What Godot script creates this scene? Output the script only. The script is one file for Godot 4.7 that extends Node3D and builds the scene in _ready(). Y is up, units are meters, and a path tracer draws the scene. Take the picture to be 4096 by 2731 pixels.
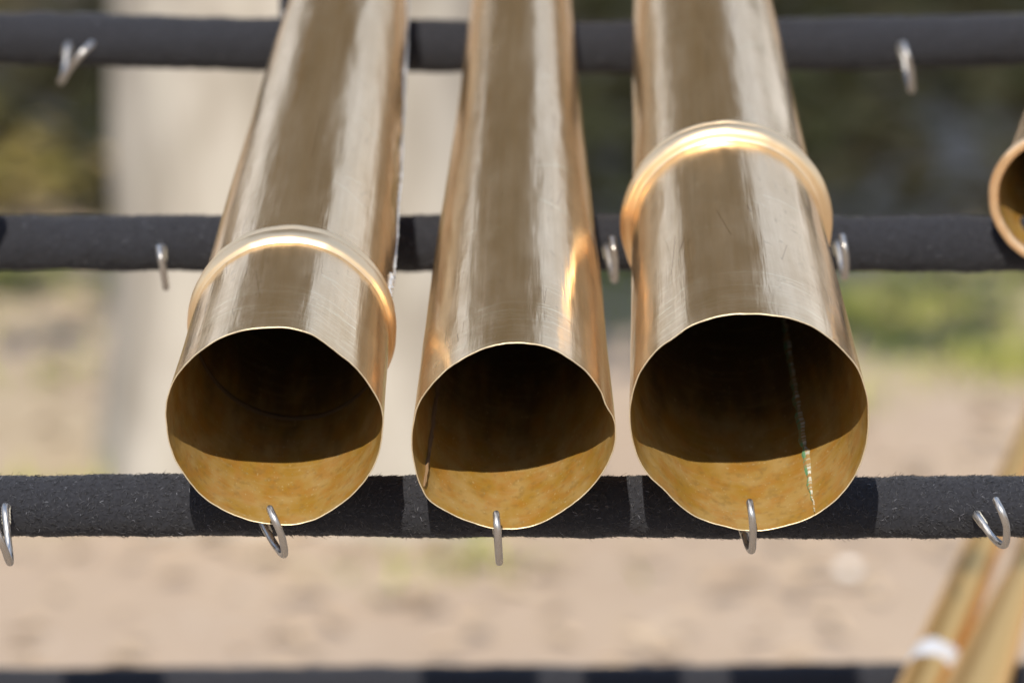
extends Node3D
# Brass tubes lying on a felt-wrapped display rack, seen through a long lens; a pale tree and dry ground out of focus behind.

var rng := RandomNumberGenerator.new()
var used_names := {}
const RISE := 0.2078          # sine of the slope the tubes lie at

func _ready():
	rng.seed = 7
	# ---------------------------------------------------------------- camera, sky, sun, exposure
	var cam := Camera3D.new()
	cam.name = "camera"
	var lens := CameraAttributesPhysical.new()
	lens.frustum_focal_length = 201.7
	lens.frustum_focus_distance = 2.86
	lens.frustum_near = 0.05
	lens.frustum_far = 400.0
	lens.exposure_aperture = 6.3
	cam.attributes = lens
	cam.fov = 6.81
	cam.far = 400.0
	cam.position = Vector3(0, 1.48451, 2.81929)
	cam.rotation_degrees = Vector3(-12, 0, 0)
	add_child(cam)
	cam.current = true

	var sky_mat := ProceduralSkyMaterial.new()
	sky_mat.sky_top_color = Color(0.52, 0.63, 0.80)
	sky_mat.sky_horizon_color = Color(0.88, 0.90, 0.92)
	sky_mat.sky_curve = 0.3
	sky_mat.sky_energy_multiplier = 0.98
	sky_mat.ground_bottom_color = Color(0.42, 0.36, 0.28)
	sky_mat.ground_horizon_color = Color(0.55, 0.50, 0.42)
	var sky := Sky.new()
	sky.sky_material = sky_mat
	var env := Environment.new()
	env.background_mode = Environment.BG_SKY
	env.sky = sky
	env.tonemap_mode = Environment.TONE_MAPPER_LINEAR
	env.tonemap_exposure = 1.62
	env.sdfgi_enabled = true
	env.ssao_enabled = true
	env.ssil_enabled = true
	var we := WorldEnvironment.new()
	we.name = "environment"
	we.environment = env
	add_child(we)

	var sun := DirectionalLight3D.new()
	sun.name = "sun"
	sun.light_energy = 1.35
	sun.light_color = Color(1.0, 0.96, 0.90)
	sun.light_angular_distance = 0.53
	sun.shadow_enabled = true
	var travel := Vector3(0.078, -0.5, -0.496)
	add_child(sun)
	sun.look_at_from_position(Vector3(0, 8, 0), Vector3(0, 8, 0) + travel, Vector3.UP)

	make_materials()
	build_ground()
	build_trees()
	build_rack()
	build_tubes()
	build_small_things()

# ==================================================================== bookkeeping
func numbered(called: String) -> String:
	if not used_names.has(called):
		used_names[called] = 0
		return called
	used_names[called] += 1
	return "%s_%03d" % [called, used_names[called]]

func tag(o: Node, label: String, category: String, group := "", kind := ""):
	if label != "": o.set_meta("label", label)
	if category != "": o.set_meta("category", category)
	if group != "": o.set_meta("group", group)
	if kind != "": o.set_meta("kind", kind)
	return o

func thing(called: String, label: String, category: String, at := Transform3D(), group := "") -> Node3D:
	var o := Node3D.new()
	o.name = numbered(called)
	o.transform = at
	add_child(o, true)
	tag(o, label, category, group)
	return o

func part(called: String, mesh: Mesh, mat: Material, parent: Node) -> MeshInstance3D:
	var o := MeshInstance3D.new()
	o.name = called if parent != self else numbered(called)
	o.mesh = mesh
	o.material_override = mat
	o.cast_shadow = GeometryInstance3D.SHADOW_CASTING_SETTING_ON
	parent.add_child(o, true)
	return o

func many(called: String, mesh: Mesh, mat: Material, places: Array, tints: Array, parent: Node) -> MultiMeshInstance3D:
	var mm := MultiMesh.new()
	mm.transform_format = MultiMesh.TRANSFORM_3D
	mm.use_colors = tints.size() > 0
	mm.mesh = mesh
	mm.instance_count = places.size()
	for i in places.size():
		mm.set_instance_transform(i, places[i])
		if tints.size() > 0: mm.set_instance_color(i, tints[i])
	var o := MultiMeshInstance3D.new()
	o.name = called if parent != self else numbered(called)
	o.multimesh = mm
	o.material_override = mat
	parent.add_child(o, true)
	o.set_meta("kind", "stuff")
	return o

# ==================================================================== mesh helpers
# f(u, v) gives a point; a smooth sheet of nu x nv cells; outward says which side the normals are on
func sheet(nu: int, nv: int, f: Callable, flip := false, vrep := 1.0, cols = null) -> ArrayMesh:
	var pts := PackedVector3Array()
	var uvs := PackedVector2Array()
	var nor := PackedVector3Array()
	var col := PackedColorArray()
	var idx := PackedInt32Array()
	var w := nu + 1
	for j in nv + 1:
		for i in w:
			pts.append(f.call(float(i) / nu, float(j) / nv))
			uvs.append(Vector2(float(i) / nu, float(j) / nv * vrep))
			if cols != null: col.append(cols.call(float(i) / nu, float(j) / nv))
	var closed: bool = pts[0].distance_to(pts[nu]) < 1e-5
	for j in nv + 1:
		for i in w:
			var i0: int = i - 1 if i > 0 else (nu - 1 if closed else 0)
			var i1: int = i + 1 if i < nu else (1 if closed else nu)
			var du: Vector3 = pts[j * w + i1] - pts[j * w + i0]
			var dv: Vector3 = pts[mini(j + 1, nv) * w + i] - pts[maxi(j - 1, 0) * w + i]
			var n := du.cross(dv)
			if n.length() < 1e-14: n = Vector3.UP
			nor.append(n.normalized() * (-1.0 if flip else 1.0))
	for j in nv:
		for i in nu:
			var a := j * w + i
			if flip: idx.append_array([a, a + 1, a + w, a + 1, a + w + 1, a + w])
			else: idx.append_array([a, a + w, a + 1, a + 1, a + w, a + w + 1])
	var arr := []
	arr.resize(Mesh.ARRAY_MAX)
	arr[Mesh.ARRAY_VERTEX] = pts
	arr[Mesh.ARRAY_NORMAL] = nor
	arr[Mesh.ARRAY_TEX_UV] = uvs
	if cols != null: arr[Mesh.ARRAY_COLOR] = col
	arr[Mesh.ARRAY_INDEX] = idx
	var m := ArrayMesh.new()
	m.add_surface_from_arrays(Mesh.PRIMITIVE_TRIANGLES, arr)
	return m

# a round wire along a smooth path; rad(v) is its radius along the way; ends are domed
func wire(path: Array, rad: Callable, sides := 14, steps := 80, cols = null) -> ArrayMesh:
	var c := Curve3D.new()
	c.bake_interval = 0.0006
	for i in path.size():
		var p: Vector3 = path[i]
		var a: Vector3 = path[maxi(i - 1, 0)]
		var b: Vector3 = path[mini(i + 1, path.size() - 1)]
		var t := (b - a) / 6.0
		c.add_point(p, -t, t)
	var ln := c.get_baked_length()
	var frames: Array = []
	var last := Vector3(0.9, 0.1, 0.3)
	for j in steps + 1:
		var s := ln * j / steps
		var p: Vector3 = c.sample_baked(s, true)
		var d: Vector3 = (c.sample_baked(minf(s + ln * 0.01, ln), true) - c.sample_baked(maxf(s - ln * 0.01, 0), true)).normalized()
		var x := (last - d * last.dot(d)).normalized()
		last = x
		frames.append([p, x, d.cross(x), d])
	var pt := func(u: float, v: float) -> Vector3:
		var q: Array = frames[clampi(roundi(v * steps), 0, steps)]
		var r: float = rad.call(v)
		var edge := minf(v, 1.0 - v) * ln
		if edge < r: r *= sqrt(maxf(0.0, 1.0 - pow(1.0 - edge / r, 2.0)))
		var an := u * TAU
		return q[0] + (q[1] * cos(an) + q[2] * sin(an)) * r
	return sheet(sides, steps, pt, false, 1.0, cols)

# a box with softly cut edges between two points
func bar(a: Vector3, b: Vector3, w: float, h: float, ch := 0.004) -> ArrayMesh:
	var st := SurfaceTool.new()
	st.begin(Mesh.PRIMITIVE_TRIANGLES)
	var d := (b - a).normalized()
	var x := d.cross(Vector3.UP if absf(d.y) < 0.9 else Vector3.RIGHT).normalized()
	var y := x.cross(d)
	var ring: Array = []
	for s in [[1, 1, 0], [1, 1, 1], [-1, 1, 1], [-1, 1, 0], [-1, -1, 0], [-1, -1, 1], [1, -1, 1], [1, -1, 0]]:
		var cx: float = w / 2 - (ch if s[2] == 1 else 0.0)
		var cy: float = h / 2 - (ch if s[2] == 0 else 0.0)
		ring.append(x * cx * s[0] + y * cy * s[1])
	st.set_smooth_group(-1)
	for i in 8:
		var p: Vector3 = ring[i]
		var q: Vector3 = ring[(i + 1) % 8]
		for v in [a + p, b + p, a + q, a + q, b + p, b + q]: st.add_vertex(v)
	for i in range(1, 7):
		for v in [a + ring[0], a + ring[i], a + ring[i + 1]]: st.add_vertex(v)
		for v in [b + ring[0], b + ring[i + 1], b + ring[i]]: st.add_vertex(v)
	st.generate_normals()
	return st.commit()

# a small leaf: four triangles folded along the midrib
func leaf_mesh(l: float, w: float) -> ArrayMesh:
	var st := SurfaceTool.new()
	st.begin(Mesh.PRIMITIVE_TRIANGLES)
	st.set_smooth_group(-1)
	var t := [Vector3(0, 0, 0), Vector3(-w / 2, w * 0.14, l * 0.45), Vector3(0, -w * 0.1, l * 0.5), Vector3(w / 2, w * 0.14, l * 0.45), Vector3(0, -w * 0.12, l)]
	for f in [[0, 1, 2], [0, 2, 3], [1, 4, 2], [2, 4, 3]]:
		for k in f: st.add_vertex(t[k])
	st.generate_normals()
	return st.commit()

# a grass blade, bent over
func blade_mesh(l: float, w: float, bend: float) -> ArrayMesh:
	var st := SurfaceTool.new()
	st.begin(Mesh.PRIMITIVE_TRIANGLES)
	st.set_smooth_group(-1)
	var rows: Array = []
	for j in 4:
		var v := j / 3.0
		var ww := w * (1.0 - v) * 0.5 + 0.0002
		rows.append([Vector3(-ww, l * v * (1.0 - 0.25 * bend * v), l * bend * v * v), Vector3(ww, l * v * (1.0 - 0.25 * bend * v), l * bend * v * v)])
	for j in 3:
		for v in [rows[j][0], rows[j + 1][0], rows[j][1], rows[j][1], rows[j + 1][0], rows[j + 1][1]]: st.add_vertex(v)
	st.generate_normals()
	return st.commit()

func pebble_mesh(sd: int, flat := 0.6) -> ArrayMesh:
	var n := noise(1.3, 2, sd)
	return sheet(10, 6, func(u: float, v: float) -> Vector3:
		var d := Vector3(sin(v * PI) * cos(u * TAU), -cos(v * PI), sin(v * PI) * sin(u * TAU))
		var r := 1.0 + 0.35 * n.get_noise_3dv(d)
		return d * r * Vector3(1, flat, 0.85))

func noise(freq: float, octaves: int, sd: int) -> FastNoiseLite:
	var n := FastNoiseLite.new()
	n.noise_type = FastNoiseLite.TYPE_SIMPLEX_SMOOTH
	n.frequency = freq
	n.fractal_octaves = octaves
	n.seed = sd
	return n

func lin(r: float, g: float, b: float) -> Color:
	return Color(r, g, b).linear_to_srgb()

# ==================================================================== materials
var brass_out: StandardMaterial3D
var brass_in: StandardMaterial3D
var brass_rim: StandardMaterial3D
var brass_ring: StandardMaterial3D
var copper_ring: StandardMaterial3D
var brass_plain: StandardMaterial3D
var solder: StandardMaterial3D
var brown_seam: StandardMaterial3D
var felt: StandardMaterial3D
var fibre: StandardMaterial3D
var steel: StandardMaterial3D
var tape: StandardMaterial3D
var black_wood: StandardMaterial3D
var soil: StandardMaterial3D
var bark: StandardMaterial3D
var dark_bark: StandardMaterial3D
var tinted_leaf: StandardMaterial3D
var stone: StandardMaterial3D

func metal(base: Color, rough: float) -> StandardMaterial3D:
	var m := StandardMaterial3D.new()
	m.albedo_color = base
	m.metallic = 1.0
	m.roughness = rough
	m.metallic_specular = 0.5
	return m

func matt(base: Color, rough := 0.9, spec := 0.3) -> StandardMaterial3D:
	var m := StandardMaterial3D.new()
	m.albedo_color = base
	m.roughness = rough
	m.metallic_specular = spec
	return m

# a picture that wraps round a tube: g(angle point, along) -> Color
func tube_image(w: int, h: int, g: Callable) -> Image:
	var im := Image.create(w, h, false, Image.FORMAT_RGB8)
	for y in h:
		for x in w:
			im.set_pixel(x, y, g.call(float(x) / w, float(y) / h))
	return im

func tex(im: Image) -> ImageTexture:
	im.generate_mipmaps()
	return ImageTexture.create_from_image(im)

func draw_scratch(im: Image, x0: float, y0: float, dx: float, dy: float, n: int, c: Color, k: float):
	for i in n:
		var x := posmod(int(x0 + dx * i), im.get_width())
		var y := int(y0 + dy * i)
		if y < 0 or y >= im.get_height(): continue
		im.set_pixel(x, y, im.get_pixel(x, y).lerp(c, k))

func make_materials():
	var s1 := noise(1.0, 3, 11)
	var s2 := noise(1.0, 4, 12)
	var s3 := noise(1.0, 2, 13)
	# --- the outside of the tubes: worn brass, drawn lengthwise, with brown patches of tarnish
	var W := 768
	var H := 640
	var base := tube_image(W, H, func(u: float, v: float) -> Color:
		var c := cos(u * TAU)
		var s := sin(u * TAU)
		var streak := s1.get_noise_3d(c * 7.0, s * 7.0, v * 3.0)
		var fine := s1.get_noise_3d(c * 30.0 + 9.0, s * 30.0, v * 7.0)
		var patch := s2.get_noise_3d(c * 1.6, s * 1.6, v * 8.0 + 4.0)
		var spot := s2.get_noise_3d(c * 12.0, s * 12.0 + 5.0, v * 60.0)
		var t := clampf(0.42 + streak * 0.24 + patch * 0.42 + fine * 0.10, 0.0, 1.0)
		var k := Color(0.835, 0.622, 0.375).lerp(Color(0.615, 0.413, 0.196), t)
		if spot > 0.42: k = k.lerp(Color(0.50, 0.36, 0.20), clampf((spot - 0.42) * 3.0, 0.0, 0.5))
		return k.linear_to_srgb())
	for i in 260:
		draw_scratch(base, rng.randf() * W, rng.randf() * H, rng.randf_range(0.6, 1.0), rng.randf_range(-0.35, 0.35), rng.randi_range(10, 70), Color(0.98, 0.93, 0.78), rng.randf_range(0.10, 0.4))
	for i in 70:
		draw_scratch(base, rng.randf() * W, rng.randf() * H, rng.randf_range(-0.3, 0.3), rng.randf_range(0.4, 1.0), rng.randi_range(8, 60), Color(0.42, 0.30, 0.17), rng.randf_range(0.1, 0.35))
	for i in 135:
		draw_scratch(base, rng.randf() * W, rng.randf_range(0.0, 0.14) * H, rng.randf_range(0.8, 1.0), rng.randf_range(-0.08, 0.08), rng.randi_range(30, 150), Color(1.0, 0.95, 0.80), rng.randf_range(0.10, 0.45))
	var rough := tube_image(384, 640, func(u: float, v: float) -> Color:
		var c := cos(u * TAU)
		var s := sin(u * TAU)
		var r := 0.20 + 0.05 * s1.get_noise_3d(c * 9.0, s * 9.0 + 3.0, v * 5.0) + 0.09 * s2.get_noise_3d(c * 1.8 + 7.0, s * 1.8, v * 9.0)
		return Color(r, r, r))
	var relief := tube_image(W, H, func(u: float, v: float) -> Color:
		var c := cos(u * TAU)
		var s := sin(u * TAU)
		var r := 0.5 + 0.20 * s1.get_noise_3d(c * 10.0, s * 10.0, v * 4.0) + 0.10 * s3.get_noise_3d(c * 36.0, s * 36.0, v * 16.0) + 0.10 * s2.get_noise_3d(c * 3.0, s * 3.0, v * 40.0)
		return Color(r, r, r))
	for i in 260:
		draw_scratch(relief, rng.randf() * W, rng.randf_range(0.0, 0.30) * H, rng.randf_range(0.8, 1.0), rng.randf_range(-0.10, 0.10), rng.randi_range(25, 140), Color.WHITE if rng.randf() < 0.5 else Color.BLACK, rng.randf_range(0.02, 0.08))
	for i in 160:
		draw_scratch(relief, rng.randf() * W, rng.randf() * H, rng.randf_range(-0.9, 0.9), rng.randf_range(0.2, 1.0), rng.randi_range(8, 50), Color.WHITE if rng.randf() < 0.5 else Color.BLACK, rng.randf_range(0.03, 0.13))
	relief.bump_map_to_normal_map(2.2)
	brass_out = metal(Color.WHITE, 1.0)
	brass_out.metallic = 0.88
	brass_out.albedo_texture = tex(base)
	brass_out.roughness_texture = tex(rough)
	brass_out.normal_enabled = true
	brass_out.normal_texture = tex(relief)
	brass_out.normal_scale = 0.22
	# --- the inside: dull yellow-brown oxide
	var inner := tube_image(640, 512, func(u: float, v: float) -> Color:
		var c := cos(u * TAU)
		var s := sin(u * TAU)
		var patch := s2.get_noise_3d(c * 2.6, s * 2.6, v * 14.0)
		var smear := s1.get_noise_3d(c * 4.0, s * 4.0, v * 24.0)
		var mott := s2.get_noise_3d(c * 9.0 + 2.0, s * 9.0, v * 50.0)
		var k := Color(0.275, 0.156, 0.026).lerp(Color(0.325, 0.212, 0.072), clampf(0.5 + patch * 1.2, 0, 1))
		k = k.lerp(Color(0.29, 0.120, 0.016), clampf(smear * 0.9 + 0.12, 0, 0.42))
		k = k.lerp(Color(0.17, 0.105, 0.032), clampf(mott * 1.1 - 0.15, 0, 0.4))
		var deep_shade := smoothstep(0.17, 0.36, v + 0.05 * s1.get_noise_3d(c * 5.0, s * 5.0, v * 9.0) + 0.10 * s2.get_noise_3d(c * 2.0, s * 2.0 + 9.0, v * 8.0))
		k = k.lerp(Color(0.075, 0.048, 0.022), 0.85 * deep_shade)          # shade deeper in the tube, put into the colour
		var ring := s1.get_noise_3d(c * 1.2 + 3.0, s * 1.2, v * 130.0)
		k = k.lerp(Color(0.34, 0.24, 0.11), clampf(ring * 0.6 - 0.1, 0.0, 0.25))
		var sp := s3.get_noise_3d(c * 22.0, s * 22.0, v * 120.0)
		if sp > 0.62: k = k.lerp(Color(0.42, 0.33, 0.18), 0.5)
		if sp < -0.70: k = k.lerp(Color(0.20, 0.27, 0.22), 0.35)
		return k.linear_to_srgb())
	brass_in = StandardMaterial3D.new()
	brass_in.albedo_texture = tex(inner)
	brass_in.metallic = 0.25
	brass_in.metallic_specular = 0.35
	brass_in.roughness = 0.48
	var grain := NoiseTexture2D.new()
	grain.width = 256
	grain.height = 256
	grain.seamless = true
	grain.noise = noise(0.05, 4, 5)
	brass_rim = metal(lin(0.66, 0.56, 0.38), 0.5)
	brass_rim.metallic = 0.75
	brass_ring = metal(lin(0.80, 0.59, 0.35), 0.40)
	brass_ring.metallic = 0.94
	copper_ring = metal(lin(0.80, 0.55, 0.32), 0.30)
	copper_ring.metallic = 0.8
	brass_plain = metal(lin(0.80, 0.47, 0.14), 0.20)
	brass_plain.metallic = 0.90
	brass_plain.roughness = 0.34
	solder = matt(lin(0.62, 0.60, 0.55), 0.35, 0.6)
	solder.metallic = 0.6
	brown_seam = matt(lin(0.19, 0.12, 0.065), 0.5, 0.4)
	# --- felt
	felt = matt(Color.WHITE, 0.95, 0.15)
	var cloth := Image.create(256, 256, false, Image.FORMAT_RGB8)
	var cn := noise(0.11, 3, 21)
	for y in 256:
		for x in 256:
			var q := 0.019 + 0.009 * cn.get_noise_2d(x, y) + 0.006 * rng.randf()
			cloth.set_pixel(x, y, lin(q * 0.94, q * 0.98, q * 1.18))
	felt.albedo_texture = tex(cloth)
	felt.uv1_triplanar = true
	felt.uv1_scale = Vector3(14, 14, 14)
	felt.rim_enabled = true
	felt.rim = 0.25
	fibre = matt(Color.WHITE, 0.55, 0.5)
	fibre.vertex_color_use_as_albedo = true
	steel = metal(lin(0.40, 0.39, 0.375), 0.34)
	steel.vertex_color_use_as_albedo = true
	steel.roughness_texture = grain
	steel.roughness = 0.8
	steel.metallic = 0.92
	tape = matt(lin(0.42, 0.43, 0.45), 0.5, 0.5)
	black_wood = matt(lin(0.02, 0.02, 0.022), 0.7, 0.4)
	# --- ground, bark, leaves
	var gi := Image.create(1024, 1024, false, Image.FORMAT_RGB8)
	var g1 := noise(0.006, 4, 31)
	var g2 := noise(0.035, 4, 32)
	var g3 := noise(0.011, 3, 33)
	for y in 1024:
		for x in 1024:
			var a := g1.get_noise_2d(x, y)
			var b := g2.get_noise_2d(x, y)
			var k := Color(0.362, 0.288, 0.222).lerp(Color(0.298, 0.232, 0.175), clampf(0.33 + a * 0.45 + b * 0.15, 0, 1))
			k = k.lerp(Color(0.30, 0.27, 0.13), clampf(g3.get_noise_2d(x, y) * 0.9 - 0.15, 0, 0.22))
			var r := rng.randf()
			if r > 0.99: k = k * 0.85
			if r < 0.008: k = k.lerp(Color(0.6, 0.56, 0.5), 0.6)
			gi.set_pixel(x, y, k.linear_to_srgb())
	soil = matt(Color.WHITE, 1.0, 0.05)
	soil.albedo_texture = tex(gi)
	soil.uv1_triplanar = true
	soil.uv1_world_triplanar = true
	soil.uv1_scale = Vector3(0.105, 0.105, 0.105)
	soil.uv1_offset = Vector3(0.3, 0.0, 0.1)
	var bi := tube_image(512, 512, func(u: float, v: float) -> Color:
		var c := cos(u * TAU)
		var s := sin(u * TAU)
		var a := s2.get_noise_3d(c * 2.6, s * 2.6, v * 13.0)
		var b := s2.get_noise_3d(c * 7.0, s * 7.0, v * 26.0 + 3.0)
		var k := Color(0.365, 0.338, 0.296).lerp(Color(0.25, 0.225, 0.188), clampf(0.45 + a * 1.5, 0, 1))
		k = k.lerp(Color(0.33, 0.31, 0.26), clampf(b * 1.2 - 0.1, 0, 0.5))
		return k.linear_to_srgb())
	bark = matt(Color.WHITE, 0.9, 0.2)
	bark.albedo_texture = tex(bi)
	dark_bark = matt(lin(0.10, 0.075, 0.055), 0.95, 0.2)
	tinted_leaf = matt(Color.WHITE, 0.8, 0.15)
	tinted_leaf.vertex_color_use_as_albedo = true
	tinted_leaf.backlight_enabled = true
	tinted_leaf.backlight = Color(0.30, 0.29, 0.18)
	tinted_leaf.cull_mode = BaseMaterial3D.CULL_DISABLED
	stone = matt(Color.WHITE, 0.8, 0.3)
	stone.vertex_color_use_as_albedo = true

# ==================================================================== ground
func build_ground():
	var hn := noise(0.9, 4, 41)
	var spread := func(k: float) -> float:      # finer cells near the rack, coarse ones to the horizon
		var x := k * 2.0 - 1.0
		return signf(x) * (absf(x) * 9.0 + pow(absf(x), 7.0) * 180.0)
	var m := sheet(150, 150, func(u: float, v: float) -> Vector3:
		var x: float = spread.call(u)
		var z: float = spread.call(v) - 4.0
		var near: float = clampf(1.0 - Vector2(x, z + 4.0).length() / 12.0, 0.0, 1.0)
		return Vector3(x, hn.get_noise_2d(x, z) * 0.035 * near, z), true)
	tag(part("ground", m, soil, self), "dry pale sandy ground behind the rack, out of focus", "ground", "", "structure")

	# young grass in loose patches where the sun still falls
	var places: Array = []
	var tints: Array = []
	var patches := [[Vector2(-0.66, -4.55), 0.20, 420], [Vector2(0.42, -4.35), 0.26, 1900], [Vector2(0.72, -4.62), 0.16, 700], [Vector2(0.62, -4.0), 0.20, 500],
		[Vector2(-0.55, -3.95), 0.16, 70], [Vector2(0.33, -3.72), 0.10, 220], [Vector2(-0.52, -3.30), 0.10, 160], [Vector2(-0.05, -3.05), 0.14, 60], [Vector2(0.15, -4.7), 0.18, 900], [Vector2(1.2, -4.5), 0.3, 800], [Vector2(-1.2, -4.3), 0.3, 800]]
	for pt in patches:
		for i in pt[2]:
			var a := rng.randf() * TAU
			var r: float = pt[1] * absf(rng.randfn(0.0, 0.6))
			var p := Vector3(pt[0].x + cos(a) * r * 1.3, 0.0, pt[0].y + sin(a) * r)
			p.y = hn.get_noise_2d(p.x, p.z) * 0.035 * 0.9 - 0.004
			var s := rng.randf_range(0.6, 1.4)
			places.append(Transform3D(Basis(Vector3.UP, rng.randf() * TAU) * Basis(Vector3.RIGHT, rng.randf_range(0.1, 0.9)) * Basis.from_scale(Vector3(s, s, s)), p))
			var g := rng.randf()
			tints.append(Color(0.23, 0.27, 0.060).lerp(Color(0.40, 0.37, 0.12), g))
	tag(many("grass", blade_mesh(0.045, 0.006, 0.6), tinted_leaf, places, tints, self), "short yellow-green grass in sunny patches on the dry ground", "grass", "", "stuff")

	# low leafy ground cover in the shade farther back
	places = []
	tints = []
	var cn := noise(1.1, 3, 44)
	for i in 14000:
		var p := Vector3(rng.randf_range(-2.2, 2.2), 0, rng.randf_range(-9.5, -4.9))
		var d := cn.get_noise_2d(p.x, p.z * 0.8)
		if d + rng.randf_range(-0.25, 0.25) < -0.42: continue
		p.y = rng.randf_range(0.005, 0.06)
		var s := rng.randf_range(0.7, 1.6)
		places.append(Transform3D(Basis(Vector3.UP, rng.randf() * TAU) * Basis(Vector3.RIGHT, rng.randf_range(-0.7, 0.4)) * Basis.from_scale(Vector3(s, s, s)), p))
		tints.append(Color(0.135, 0.115, 0.034).lerp(Color(0.26, 0.175, 0.080), rng.randf() * clampf(0.7 - d, 0, 1)))
	tag(many("ground_cover", leaf_mesh(0.055, 0.045), tinted_leaf, places, tints, self), "dark low leaves in the shade behind the pale tree", "ground cover", "", "stuff")

	# dry leaves and grit
	places = []
	tints = []
	for i in 2600:
		var p := Vector3(rng.randf_range(-1.3, 1.3), 0.008, rng.randf_range(-8.5, -2.2))
		var s := rng.randf_range(0.5, 1.3)
		places.append(Transform3D(Basis(Vector3.UP, rng.randf() * TAU) * Basis(Vector3.RIGHT, rng.randf_range(-0.4, 0.4)) * Basis.from_scale(Vector3(s, s, s)), p))
		tints.append(Color(0.27, 0.20, 0.14).lerp(Color(0.46, 0.37, 0.27), rng.randf()))
	tag(many("leaf_litter", leaf_mesh(0.04, 0.024), tinted_leaf, places, tints, self), "dry leaves and bits scattered over the sandy ground", "leaf litter", "", "stuff")

# ==================================================================== trees
func build_trees():
	var t := thing("pale_tree", "pale smooth-barked tree trunk standing behind the left tubes", "tree", Transform3D(Basis(), Vector3(-0.20, 0, -3.42)))
	var tn := noise(1.4, 3, 51)
	var trunk := sheet(72, 90, func(u: float, v: float) -> Vector3:
		var h := v * 3.0 - 0.05
		var a := u * TAU
		var lobes := 0.5 + 0.5 * cos(a * 5.0 + 0.8)
		var r := 0.226 - 0.03 * h / 3.0 + 0.022 * exp(-h * 3.4) + 0.05 * lobes * exp(-h * 5.5)
		r += 0.014 * tn.get_noise_3d(cos(a) * 0.9, sin(a) * 0.9, h * 1.3)
		return Vector3(cos(a) * r - 0.02 * h, h, sin(a) * r + 0.03 * h), true)
	part("trunk", trunk, bark, t)
	var limbs := [[Vector3(-0.06, 2.8, 0.08), Vector3(-0.5, 3.4, 0.3), Vector3(-0.9, 4.1, 0.2)], [Vector3(-0.06, 2.8, 0.08), Vector3(0.25, 3.4, 0.3), Vector3(0.55, 4.1, 0.1)],
		[Vector3(-0.06, 2.75, 0.08), Vector3(-0.1, 3.6, -0.3), Vector3(-0.2, 4.4, -0.5)], [Vector3(-0.06, 2.7, 0.05), Vector3(0.3, 3.3, -0.7), Vector3(0.5, 3.7, -1.2)], [Vector3(-0.06, 2.6, 0.05), Vector3(-0.5, 3.2, -0.7), Vector3(-0.8, 3.6, -1.2)]]
	for l in limbs:
		part("limb", wire(l, func(v: float) -> float: return 0.11 * (1.0 - 0.75 * v), 12, 24), bark, t)
	var places: Array = []
	var tints: Array = []
	# clumps of leaves round the limbs
	var clumps: Array = []
	for i in 135:
		var k := rng.randf()
		var a := rng.randf() * TAU
		var r := sqrt(rng.randf()) * (1.0 - 0.45 * sqrt(k))
		clumps.append(Vector3(-0.06 + cos(a) * r * 1.08, 2.0 + 2.3 * k, -0.34 + sin(a) * r * 1.65))
	for c in clumps:
		for i in 60:
			var p: Vector3 = c + Vector3(rng.randfn(0, 0.17), rng.randfn(0, 0.13), rng.randfn(0, 0.19))
			places.append(Transform3D(Basis(Vector3.UP, rng.randf() * TAU) * Basis(Vector3.RIGHT, rng.randf_range(-0.8, 0.9)) * Basis.from_scale(Vector3.ONE * rng.randf_range(0.7, 1.3)), p))
			tints.append(Color(0.045, 0.045, 0.012).lerp(Color(0.100, 0.066, 0.026), rng.randf()))
	many("crown", leaf_mesh(0.15, 0.12), tinted_leaf, places, tints, t)

	# a row of darker trees farther back
	var spots := [[-9.0, -19.0, 5.4, "leftmost bushy dark tree in the far row"], [-4.2, -20.5, 6.4, "tall bushy dark tree left of the pale trunk, far behind"], [0.6, -21.0, 5.2, "bushy dark tree far behind the pale trunk"], [5.2, -20.0, 6.2, "tall bushy dark tree far behind on the right"], [9.6, -18.5, 5.0, "rightmost bushy dark tree in the far row"]]
	for s in spots:
		var f := thing("bushy_tree", s[3], "tree", Transform3D(Basis(), Vector3(s[0], 0, s[1])), "dark trees in the far row")
		part("trunk", wire([Vector3(0, -0.1, 0), Vector3(0.1, 1.2, 0), Vector3(-0.05, s[2] * 0.6, 0.05)], func(v: float) -> float: return 0.22 - 0.12 * v, 10, 20), dark_bark, f)
		places = []
		tints = []
		for c in 34:
			var a := rng.randf() * TAU
			var hh: float = rng.randf_range(0.22, 1.0) * s[2]
			var rr: float = 2.3 * sqrt(rng.randf()) * sqrt(maxf(0.1, 1.15 - hh / s[2]))
			var cc := Vector3(cos(a) * rr, hh, sin(a) * rr)
			for i in 45:
				var p := cc + Vector3(rng.randfn(0, 0.42), rng.randfn(0, 0.28), rng.randfn(0, 0.42))
				places.append(Transform3D(Basis(Vector3.UP, rng.randf() * TAU) * Basis(Vector3.RIGHT, rng.randf_range(-0.9, 0.9)) * Basis.from_scale(Vector3.ONE * rng.randf_range(0.7, 1.4)), p))
				tints.append(Color(0.045, 0.06, 0.022).lerp(Color(0.10, 0.09, 0.04), rng.randf()))
		many("crown", leaf_mesh(0.34, 0.26), tinted_leaf, places, tints, f)

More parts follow.
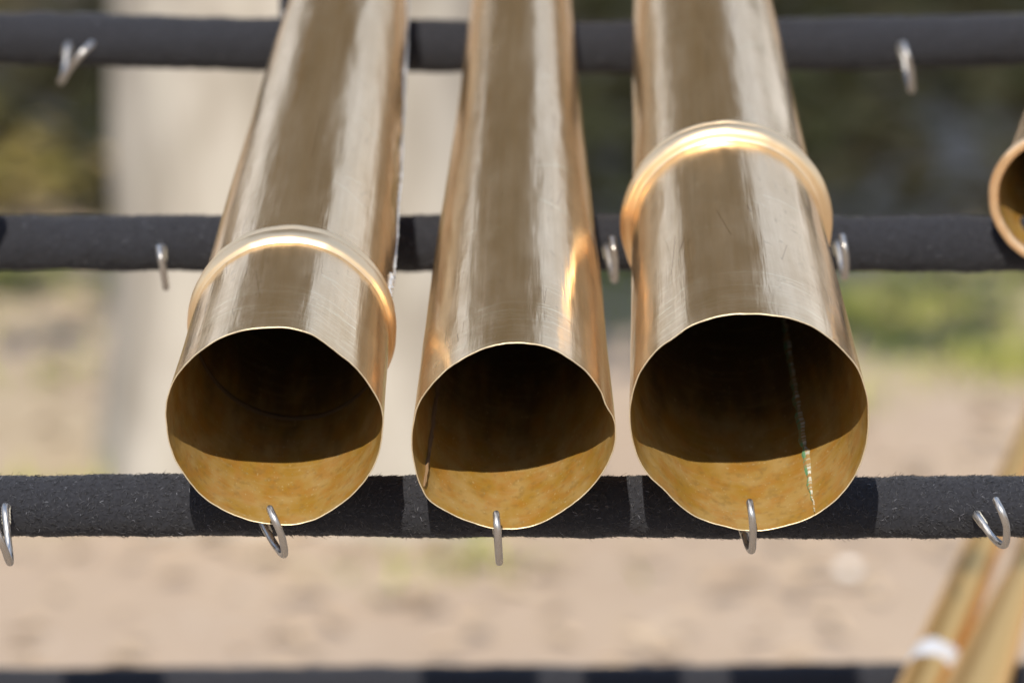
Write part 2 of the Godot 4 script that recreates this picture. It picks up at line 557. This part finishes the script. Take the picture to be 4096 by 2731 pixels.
# ==================================================================== the rack
func build_rack():
	var rack := thing("display_rack", "black felt-wrapped rack of level rails with wire hooks holding the brass tubes", "rack", Transform3D(Basis(), Vector3.ZERO))
	# [height, depth, radius, sag of the far rail, turn, label, fuzz]
	var rails := [[0.8, 0.0, 0.0158, 0.0, 0.0, "nearest felt rail, sharp and fuzzy, under the tube mouths", 1.0], [0.8781, -0.2953, 0.0157, 0.0, 0.0, "middle felt rail, slightly blurred", 0.45],
		[0.9449, -0.5645, 0.0160, 1.0, 0.0, "farthest upper felt rail, sagging a little", 0.3], [0.4525, -0.9071, 0.0175, 0.0, 0.0040, "low rear felt rail with stripes of shadow", 0.15]]
	for k in rails.size():
		var q: Array = rails[k]
		var n1 := noise(30.0, 3, 61 + k)
		var n2 := noise(230.0, 2, 71 + k)
		var n3 := noise(3.0, 2, 81 + k)
		var at := func(x: float) -> Vector3:
			return Vector3(x, q[0] + q[3] * 0.055 * x * x * (1.0 if absf(x) < 0.32 else 0.32 / absf(x)) + n3.get_noise_1d(x) * 0.0012 + x * q[4] - q[4] * 0.0, q[1])
		var half := 0.78
		var surf := func(u: float, v: float) -> Vector3:
			var x := (v * 2.0 - 1.0) * half
			var a := u * TAU
			var c := cos(a)
			var s := sin(a)
			var r: float = q[2] + 0.0011 * n1.get_noise_3d(x, c * 0.02, s * 0.02) + 0.0006 * n2.get_noise_3d(x, c * 0.02, s * 0.02) - 0.0004
			return at.call(x) + Vector3(0, c * r, s * r)
		var rail := part("rail", sheet(56, 900 if k == 0 else 520, surf, false, 8.0), felt, rack)
		rail.set_meta("label", q[5])
		# loose and matted fibres of the felt
		var places: Array = []
		var tints: Array = []
		var count := int(26000 * q[6])
		for i in count:
			var x := rng.randf_range(-0.42, 0.42)
			var a := rng.randf_range(-2.3, 2.9)          # top, front and underside
			var out := Vector3(0, cos(a), sin(a))
			var p: Vector3 = surf.call(fposmod(a / TAU, 1.0), (x / half + 1.0) / 2.0)
			var along := Vector3.RIGHT.rotated(out, rng.randfn(0.0, 0.9))
			var loose := rng.randf() < 0.05
			var lift := rng.randf_range(0.25, 0.9) if loose else rng.randf_range(0.02, 0.22)
			var y := (along + out * lift).normalized()
			var xx := y.cross(out).normalized()
			var zz := xx.cross(y)
			var ln := rng.randf_range(0.7, 1.6) * (1.0 if loose else 0.8)
			var th := 0.7 if loose else 1.0
			places.append(Transform3D(Basis(xx * th, y * ln, zz * th), p - out * 0.0002))
			var g := 0.012 + 0.075 * pow(rng.randf(), 3.0) + (0.18 if rng.randf() < 0.02 else 0.0)
			tints.append(Color(g * 0.97, g, g * 1.15))
		many("felt_fuzz", hair_mesh(), fibre, places, tints, rail)

	# hooks: screwed into the rails, each bent a little differently
	var rail_nodes := []
	for c in rack.get_children(): rail_nodes.append(c)
	var thread_mat := matt(lin(0.52, 0.49, 0.40), 0.5, 0.5)
	var hooks := [
		[0, Vector3(-0.2543, 0.8030, 0.0150), Vector3(-0.2500, 0.7835, 0.0505), Vector3(-0.2560, 0.8070, 0.0680)],
		[0, Vector3(-0.1248, 0.7957, 0.0150), Vector3(-0.1132, 0.7885, 0.0530), Vector3(-0.1195, 0.8155, 0.0715)],
		[0, Vector3(-0.0077, 0.7966, 0.0150), Vector3(-0.0063, 0.7842, 0.0520), Vector3(-0.0078, 0.8128, 0.0715)],
		[0, Vector3(0.1160, 0.7931, 0.0150), Vector3(0.1194, 0.7908, 0.0530), Vector3(0.1176, 0.8185, 0.0710)],
		[0, Vector3(0.2340, 0.7991, 0.0140), Vector3(0.2455, 0.7920, 0.0480), Vector3(0.2400, 0.8180, 0.0640)],
		[1, Vector3(-0.1926, 0.8778, -0.2805), Vector3(-0.1887, 0.8635, -0.2442), Vector3(-0.1916, 0.8880, -0.2299)],
		[1, Vector3(0.0522, 0.8782, -0.2810), Vector3(0.0560, 0.8675, -0.2450), Vector3(0.0544, 0.8926, -0.2309)],
		[1, Vector3(0.1787, 0.8801, -0.2810), Vector3(0.1817, 0.8690, -0.2453), Vector3(0.1794, 0.8937, -0.2311)],
		[2, Vector3(-0.2634, 0.9477, -0.5500), Vector3(-0.2655, 0.9325, -0.5138), Vector3(-0.2470, 0.9571, -0.4996)],
		[2, Vector3(0.2313, 0.9474, -0.5500), Vector3(0.2355, 0.9275, -0.5127), Vector3(0.2297, 0.9566, -0.4995)]]
	for h in hooks:
		var a: Vector3 = h[1]
		var b: Vector3 = h[2]
		var c: Vector3 = h[3]
		var fore := Vector3(0, 0.1, 1).normalized()
		var p1 := a + fore * 0.010
		var p2 := a.lerp(b, 0.62) + Vector3(0, -0.0028, 0.0)
		var tip := c + Vector3(0, -0.2126, -1.0) * 0.006
		var p4 := b.lerp(tip, 0.40) + Vector3(0, 0.0016, 0.0076) + (b - a) * Vector3(0.16, 0, 0)
		var p5 := b.lerp(tip, 0.74) + Vector3(0, 0.0016, 0.0074) + (b - a) * Vector3(0.10, 0, 0)
		c = tip
		var curl := c + Vector3(0, 0.0006, -0.0022)
		var path := [a - fore * 0.006, a, p1, p2, b, p4, p5, c, curl]
		var wob := rng.randf() * 9.0
		var wm := wire(path, func(v: float) -> float: return 0.00185 + (0.00022 * sin(v * 520.0) + 0.0002 if v < 0.16 else 0.0) + 0.00004 * sin(v * 30.0 + wob), 16, 160,
			func(_u: float, v: float) -> Color: return Color(1.0, 0.96, 0.80) * (1.25 if v < 0.16 else 1.0) if v < 0.16 else Color(1, 1, 1))
		part("hook", wm, steel, rail_nodes[h[0]])
		part("screw_thread", wire([a, a + fore * 0.0045, (a + fore * 0.0075).lerp(p2, 0.22), (a + fore * 0.010).lerp(p2, 0.42)], func(v: float) -> float: return 0.00215 + 0.00026 * sin(v * 44.0), 16, 90), thread_mat, rail_nodes[h[0]])
	# stub of an upright wrapped in the same felt, behind the left tube, and the frames that carry the rails
	var post := part("upright_stub", wire([Vector3(-0.133, 0.930, -0.590), Vector3(-0.134, 0.962, -0.600), Vector3(-0.1345, 1.02, -0.612)], func(_v: float) -> float: return 0.0062, 16, 40), felt, rack)
	post.set_meta("label", "short black upright rising behind the far rail")
	part("screw", wire([Vector3(-0.1352, 0.9608, -0.590), Vector3(-0.1352, 0.9605, -0.583)], func(_v: float) -> float: return 0.0024, 12, 12), steel, rack)
	part("cross_stub", wire([Vector3(-0.150, 0.9900, -0.604), Vector3(-0.134, 0.9905, -0.604)], func(_v: float) -> float: return 0.006, 12, 20), felt, rack)
	for s in [-0.76, 0.76]:
		part("side_beam", bar(Vector3(s, 0.752, 0.10), Vector3(s, 0.925, -0.62), 0.035, 0.035), black_wood, rack)
		part("leg", bar(Vector3(s, 0.0, 0.06), Vector3(s, 0.745, 0.06), 0.036, 0.036), black_wood, rack)
		part("leg", bar(Vector3(s, 0.0, -0.66), Vector3(s, 0.93, -0.64), 0.036, 0.036), black_wood, rack)
		part("lower_beam", bar(Vector3(s, 0.40, 0.03), Vector3(s, 0.43, -0.98), 0.032, 0.032), black_wood, rack)

func hair_mesh() -> ArrayMesh:
	# a curled three-sided hair about 3 mm long along +Y
	return wire([Vector3(0, 0, 0), Vector3(0.00012, 0.001, 0.0001), Vector3(-0.0002, 0.002, 0.0003), Vector3(0.0002, 0.003, 0.0002)], func(_v: float) -> float: return 0.00011, 3, 4)

# ==================================================================== the tubes
# rim: radii in millimetres every ten degrees, counted from the right hand side upwards; prof: [distance from the mouth, radius] in metres
func tube_radius(prof: Array, t: float) -> float:
	for i in range(1, prof.size()):
		if t <= prof[i][0]:
			var k: float = (t - prof[i - 1][0]) / (prof[i][0] - prof[i - 1][0])
			return lerpf(prof[i - 1][1], prof[i][1], k)
	return prof[-1][1]

func rim_at(rim: Array, a: float) -> float:
	var x := fposmod(a / TAU * rim.size(), rim.size())
	var i := int(x)
	var n := rim.size()
	return cubic_interpolate(rim[i], rim[(i + 1) % n], rim[(i + n - 1) % n], rim[(i + 2) % n], x - i)

func frame_of(mouth: Vector3, axis: Vector3) -> Transform3D:
	var x := axis.cross(Vector3.UP).normalized()
	return Transform3D(Basis(x, x.cross(axis).normalized(), -axis.normalized()), mouth)

func make_tube(called: String, label: String, mouth: Vector3, axis: Vector3, prof: Array, rim: Array, sd: int, crumple := 0.0, reach := 0.095) -> Array:
	var o := thing(called, label, "brass tube", frame_of(mouth, axis), "brass tubes on the rack")
	var dn := noise(1.0, 3, sd)
	var rn := noise(1.0, 2, sd + 50)
	var length: float = prof[-1][0]
	var mean := 0.0
	for r in rim: mean += r
	mean /= rim.size()
	var skin := func(a: float, t: float, inset: float) -> Vector3:
		var r: float = tube_radius(prof, t)
		var c := cos(a)
		var s := sin(a)
		var own: float = rim_at(rim, a) / mean - 1.0
		var d := 0.00040 * dn.get_noise_3d(c * 1.9, s * 1.9, t * 7.0) + 0.00009 * dn.get_noise_3d(c * 6.0, s * 6.0, t * 14.0)
		if crumple > 0.0:
			var near: float = exp(-pow(wrapf(a + 0.05, -PI, PI) / 0.42, 2.0)) * smoothstep(0.13, 0.2, t)
			d += crumple * near * (rn.get_noise_3d(c * 3.0, s * 3.0, t * 13.0) - 0.15)
		r = r * (1.0 + own * exp(-t / reach)) + d - inset
		var z := 0.0006 * rn.get_noise_2d(c * 3.0, s * 3.0) * exp(-t / 0.02) + 0.00012 * rn.get_noise_2d(c * 60.0, s * 60.0) * exp(-t / 0.003)
		return Vector3(c * r, s * r, -t + z)
	var along := func(v: float) -> float: return length * (0.35 * v + 0.65 * v * v)
	var wall := 0.00055
	var outer := part("outer_wall", sheet(216, 220, func(u: float, v: float) -> Vector3: return skin.call(u * TAU, along.call(v), 0.0), true), turned(brass_out, sd), o)
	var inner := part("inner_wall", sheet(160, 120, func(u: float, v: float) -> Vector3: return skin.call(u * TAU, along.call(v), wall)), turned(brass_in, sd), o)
	inner.set_meta("label", "tarnished yellow-brown inside of the tube")
	part("rim", sheet(360, 4, func(u: float, v: float) -> Vector3:
		var b: float = sin(v * PI) * 0.00025
		return skin.call(u * TAU, 0.0, wall * v) + Vector3(0, 0, b), false), brass_rim, o)
	part("rear_rim", sheet(64, 1, func(u: float, v: float) -> Vector3: return skin.call(u * TAU, length, wall * v), true), brass_rim, o)
	return [o, skin, outer]

# the same worn metal turned round the tube, so that no two tubes carry the same marks
func turned(m: StandardMaterial3D, sd: int) -> StandardMaterial3D:
	var c: StandardMaterial3D = m.duplicate()
	c.uv1_offset = Vector3(fposmod(sd * 0.377, 1.0), 0, 0)
	return c

# a rolled double bead round a tube at distance t
func add_ring(o: Node3D, skin: Callable, t: float, h: float, mat: Material):
	var shape := [[-0.0120, -0.0003], [-0.0108, 0.15 * h], [-0.0095, 0.62 * h], [-0.0070, 0.93 * h], [-0.0040, h], [-0.0010, 0.93 * h], [0.0014, 0.66 * h], [0.0030, 0.44 * h], [0.0044, 0.56 * h], [0.0062, 0.74 * h], [0.0080, 0.66 * h], [0.0093, 0.30 * h], [0.0100, -0.0003]]
	var c := Curve2D.new()
	for i in shape.size():
		var p := Vector2(shape[i][0], shape[i][1])
		var q := Vector2(shape[maxi(i - 1, 0)][0], shape[maxi(i - 1, 0)][1])
		var r := Vector2(shape[mini(i + 1, shape.size() - 1)][0], shape[mini(i + 1, shape.size() - 1)][1])
		c.add_point(p, (q - r) / 6.0, (r - q) / 6.0)
	c.bake_interval = 0.0002
	var ln := c.get_baked_length()
	var wn := noise(1.0, 2, 77)
	part("bead_ring", sheet(200, 48, func(u: float, v: float) -> Vector3:
		var p := c.sample_baked(ln * v, true)
		var a := u * TAU
		var k := wn.get_noise_3d(cos(a) * 3.0, sin(a) * 3.0, v) * 0.00025
		return skin.call(a, t + p.x, -p.y - k if p.y > 0.0 else 0.0003), true), mat, o)

# a lumpy line of solder along a tube, between distances t0 and t1, at angle a
func add_seam(o: Node3D, skin: Callable, a0: float, a1: float, t0: float, t1: float, width: float, depth: float, inset: float, sd: int, mat: Material, called := "solder_seam"):
	var n := noise(1.0, 3, sd)
	var pt := func(u: float, v: float) -> Vector3:
		var t := lerpf(t0, t1, v)
		var a := lerpf(a0, a1, v) + 0.018 * n.get_noise_1d(t * 60.0)
		var w := width * (0.75 + 0.7 * n.get_noise_1d(t * 220.0 + 40.0)) * minf(1.0, minf(v, 1.0 - v) * 14.0 + 0.15)
		var x := u * 2.0 - 1.0
		var up := depth * (1.0 - x * x) * (0.8 + 0.9 * n.get_noise_2d(x * 2.0, t * 330.0)) - 0.0001
		return skin.call(a + x * w / 0.05, t, inset + (up if inset > 0.0 else -up))
	return part(called, sheet(8, 160, pt, inset <= 0.0), mat, o)

func build_tubes():
	# the three big tubes whose mouths rest on the nearest rail
	var rim_l := [54.0, 54.4, 53.5, 52.7, 52.2, 51.6, 52.6, 54.0, 54.1, 53.7, 53.8, 53.8, 53.9, 54.0, 54.2, 54.9, 55.0, 54.5, 53.7, 53.5, 53.4, 53.0, 53.1, 53.3, 53.4, 53.5, 53.8, 54.2, 54.5, 54.3, 53.7, 53.2, 53.0, 53.2, 53.4, 53.6]
	var l := make_tube("brass_tube", "left brass tube with a rolled ring near its mouth and a crumpled right edge", Vector3(-0.1170, 0.8573, 0.0691), Vector3(0.0375, 0.2078, -0.9775),
		[[0.0, 0.0535], [0.06, 0.0518], [0.127, 0.0497], [0.265, 0.0464], [0.37, 0.0428], [0.479, 0.0390], [0.595, 0.0338], [0.90, 0.0262]], rim_l, 101, 0.0014)
	add_ring(l[0], l[1], 0.1245, 0.0036, brass_ring)
	var joint_mat := matt(lin(0.085, 0.055, 0.028), 0.5, 0.35)
	var lskin: Callable = l[1]
	part("inner_joint", sheet(160, 8, func(u: float, v: float) -> Vector3: return lskin.call(u * TAU, 0.114 + v * 0.006, 0.0005 + 0.0008 * sin(v * PI))), joint_mat, l[0])
	add_seam(l[0], l[1], 0.03, 0.06, 0.172, 0.60, 0.0009, 0.0010, 0.0, 111, solder)
	add_seam(l[0], l[1], 0.20, 0.14, 0.137, 0.172, 0.0026, 0.0020, 0.0, 112, solder)
	add_seam(l[0], l[1], 1.2, 1.2, 0.150, 0.85, 0.0010, 0.0006, 0.00075, 113, brown_seam)
	var rim_m := [50.4, 50.2, 48.7, 49.5, 50.1, 50.2, 50.4, 50.7, 50.7, 50.5, 49.8, 49.1, 48.7, 48.8, 48.9, 49.2, 49.9, 49.9, 50.4, 51.1, 52.0, 53.7, 54.8, 53.4, 52.6, 52.0, 51.7, 51.2, 50.5, 49.1, 48.0, 47.4, 47.7, 48.3, 49.0, 49.8]
	var m := make_tube("brass_tube", "middle brass tube, plain and narrow, without a ring", Vector3(0.0008, 0.8525, 0.0688), Vector3(0.0076, 0.2079, -0.9781),
		[[0.0, 0.0502], [0.116, 0.0465], [0.206, 0.0438], [0.277, 0.0408], [0.383, 0.0362], [0.492, 0.0325], [0.608, 0.0290], [0.90, 0.0232]], rim_m, 102)
	add_seam(m[0], m[1], 3.72, 3.55, 0.002, 0.85, 0.0022, 0.0014, 0.00075, 114, brown_seam).set_meta("label", "brown lumpy seam inside the tube")
	var rim_r := [58.9, 59.4, 59.8, 60.1, 59.9, 59.7, 59.6, 59.2, 58.5, 58.4, 58.9, 59.4, 59.8, 59.4, 60.3, 60.5, 60.0, 59.4, 58.8, 58.1, 57.7, 56.9, 55.7, 56.1, 57.3, 57.9, 58.4, 59.5, 60.1, 60.2, 61.0, 61.5, 61.0, 60.7, 59.9, 59.3]
	var r := make_tube("brass_tube", "right brass tube, the widest, with a rolled ring high up", Vector3(0.1165, 0.8598, 0.0706), Vector3(-0.0094, 0.2079, -0.9781),
		[[0.0, 0.0592], [0.144, 0.0540], [0.189, 0.0522], [0.259, 0.0499], [0.364, 0.0464], [0.473, 0.0434], [0.588, 0.0392], [0.90, 0.0300]], rim_r, 103)
	add_ring(r[0], r[1], 0.2560, 0.0064, brass_ring)
	add_seam(r[0], r[1], -0.98, -0.86, 0.001, 0.85, 0.0022, 0.0009, 0.00075, 115, seam_paint()).set_meta("label", "whitish and green seam inside the tube")

	# a smaller tube with a thick rolled rim that ends at the middle rail, on the right; another like it on the left
	var even: Array = []
	for i in 36: even.append(36.0)
	var spec := [["small brass tube with a thick coppery rolled rim at the right edge", Vector3(0.3005, 0.9100, -0.2560), Vector3(0.20, 0.2050, -0.9580)],
		["small brass tube whose mouth shades the left end of the middle rail", Vector3(-0.3225, 0.9100, -0.2560), Vector3(-0.12, 0.2050, -0.9700)]]
	for s in spec:
		var q := make_tube("flanged_brass_tube", s[0], s[1], s[2].normalized(), [[0.0, 0.0366], [0.02, 0.0360], [0.10, 0.0345], [0.22, 0.0320], [0.62, 0.0260]], even, 104)
		var sk: Callable = q[1]
		part("rolled_rim", sheet(120, 20, func(u: float, v: float) -> Vector3:
			var a := u * TAU
			var b := v * TAU
			var p: Vector3 = sk.call(a, 0.0, -0.0012)
			return p + Vector3(cos(a) * cos(b), sin(a) * cos(b), sin(b)) * 0.0029, true), copper_ring, q[0])

func seam_paint() -> StandardMaterial3D:
	var im := Image.create(8, 128, false, Image.FORMAT_RGB8)
	for y in 128:
		var k := rng.randf()
		for x in 8:
			var c := Color(0.36, 0.34, 0.28).lerp(Color(0.62, 0.60, 0.55), maxf(0.0, k * 2.0 - 1.2))
			if x < 4: c = Color(0.10, 0.22, 0.11) if k > 0.35 else Color(0.26, 0.16, 0.06)
			elif k < 0.40: c = Color(0.27, 0.17, 0.06)
			im.set_pixel(x, y, c.linear_to_srgb())
	var m := matt(Color.WHITE, 0.5, 0.5)
	m.albedo_texture = tex(im)
	m.uv1_scale = Vector3(1, 6, 1)
	return m

# ==================================================================== the rest
func build_small_things():
	# two instruments on the lower rail, far right
	var a := Vector3(0.27389, 0.47895, -0.83141)
	var b := Vector3(0.36542, 0.54659, -1.19338)
	var d := (b - a).normalized()
	var rod := thing("thin_brass_horn", "thin shiny brass tube with a band of white tape, lower right", "brass tube", frame_of(a - d * 0.22, d))
	var prof := func(t: float) -> float: return lerpf(0.0215, 0.0095, clampf(t / 0.62, 0, 1)) + 0.010 * exp(-t / 0.03)
	part("body", sheet(64, 90, func(u: float, v: float) -> Vector3:
		var t := v * 0.8
		var r: float = prof.call(t)
		return Vector3(cos(u * TAU) * r, sin(u * TAU) * r, -t), true), brass_plain, rod)
	part("white_tape", sheet(48, 6, func(u: float, v: float) -> Vector3:
		var t := 0.226 + v * 0.028
		var r: float = prof.call(t) + 0.0007 * minf(1.0, minf(v, 1.0 - v) * 1e3 + 0.2) + 0.0005 * sin(u * 25.0)
		return Vector3(cos(u * TAU) * r, sin(u * TAU) * r, -t), true), tape, rod)
	var e := Vector3(0.30639, 0.48399, -0.81204)
	var g := Vector3(0.35155, 0.51692, -0.99283)
	var dd := (g - e).normalized()
	var cone := thing("wide_brass_horn", "wider brass cone beside the thin taped tube, lower right corner", "brass tube", frame_of(e - dd * 0.16, dd))
	part("body", sheet(72, 60, func(u: float, v: float) -> Vector3:
		var t := v * 0.62
		var r := 0.0305 - 0.060 * t if t < 0.34 else 0.0101 - 0.008 * (t - 0.34)
		return Vector3(cos(u * TAU) * r, sin(u * TAU) * r, -t), true), brass_plain, cone)
	# one bright pebble on the ground
	var p := part("pebble", pebble_mesh(5, 0.55), matt(lin(0.75, 0.73, 0.70), 0.25, 0.6), self)
	p.scale = Vector3.ONE * 0.010
	p.position = Vector3(0.35, 0.012, -2.97)
	tag(p, "single bright pebble on the sandy ground below the right tube", "pebble")
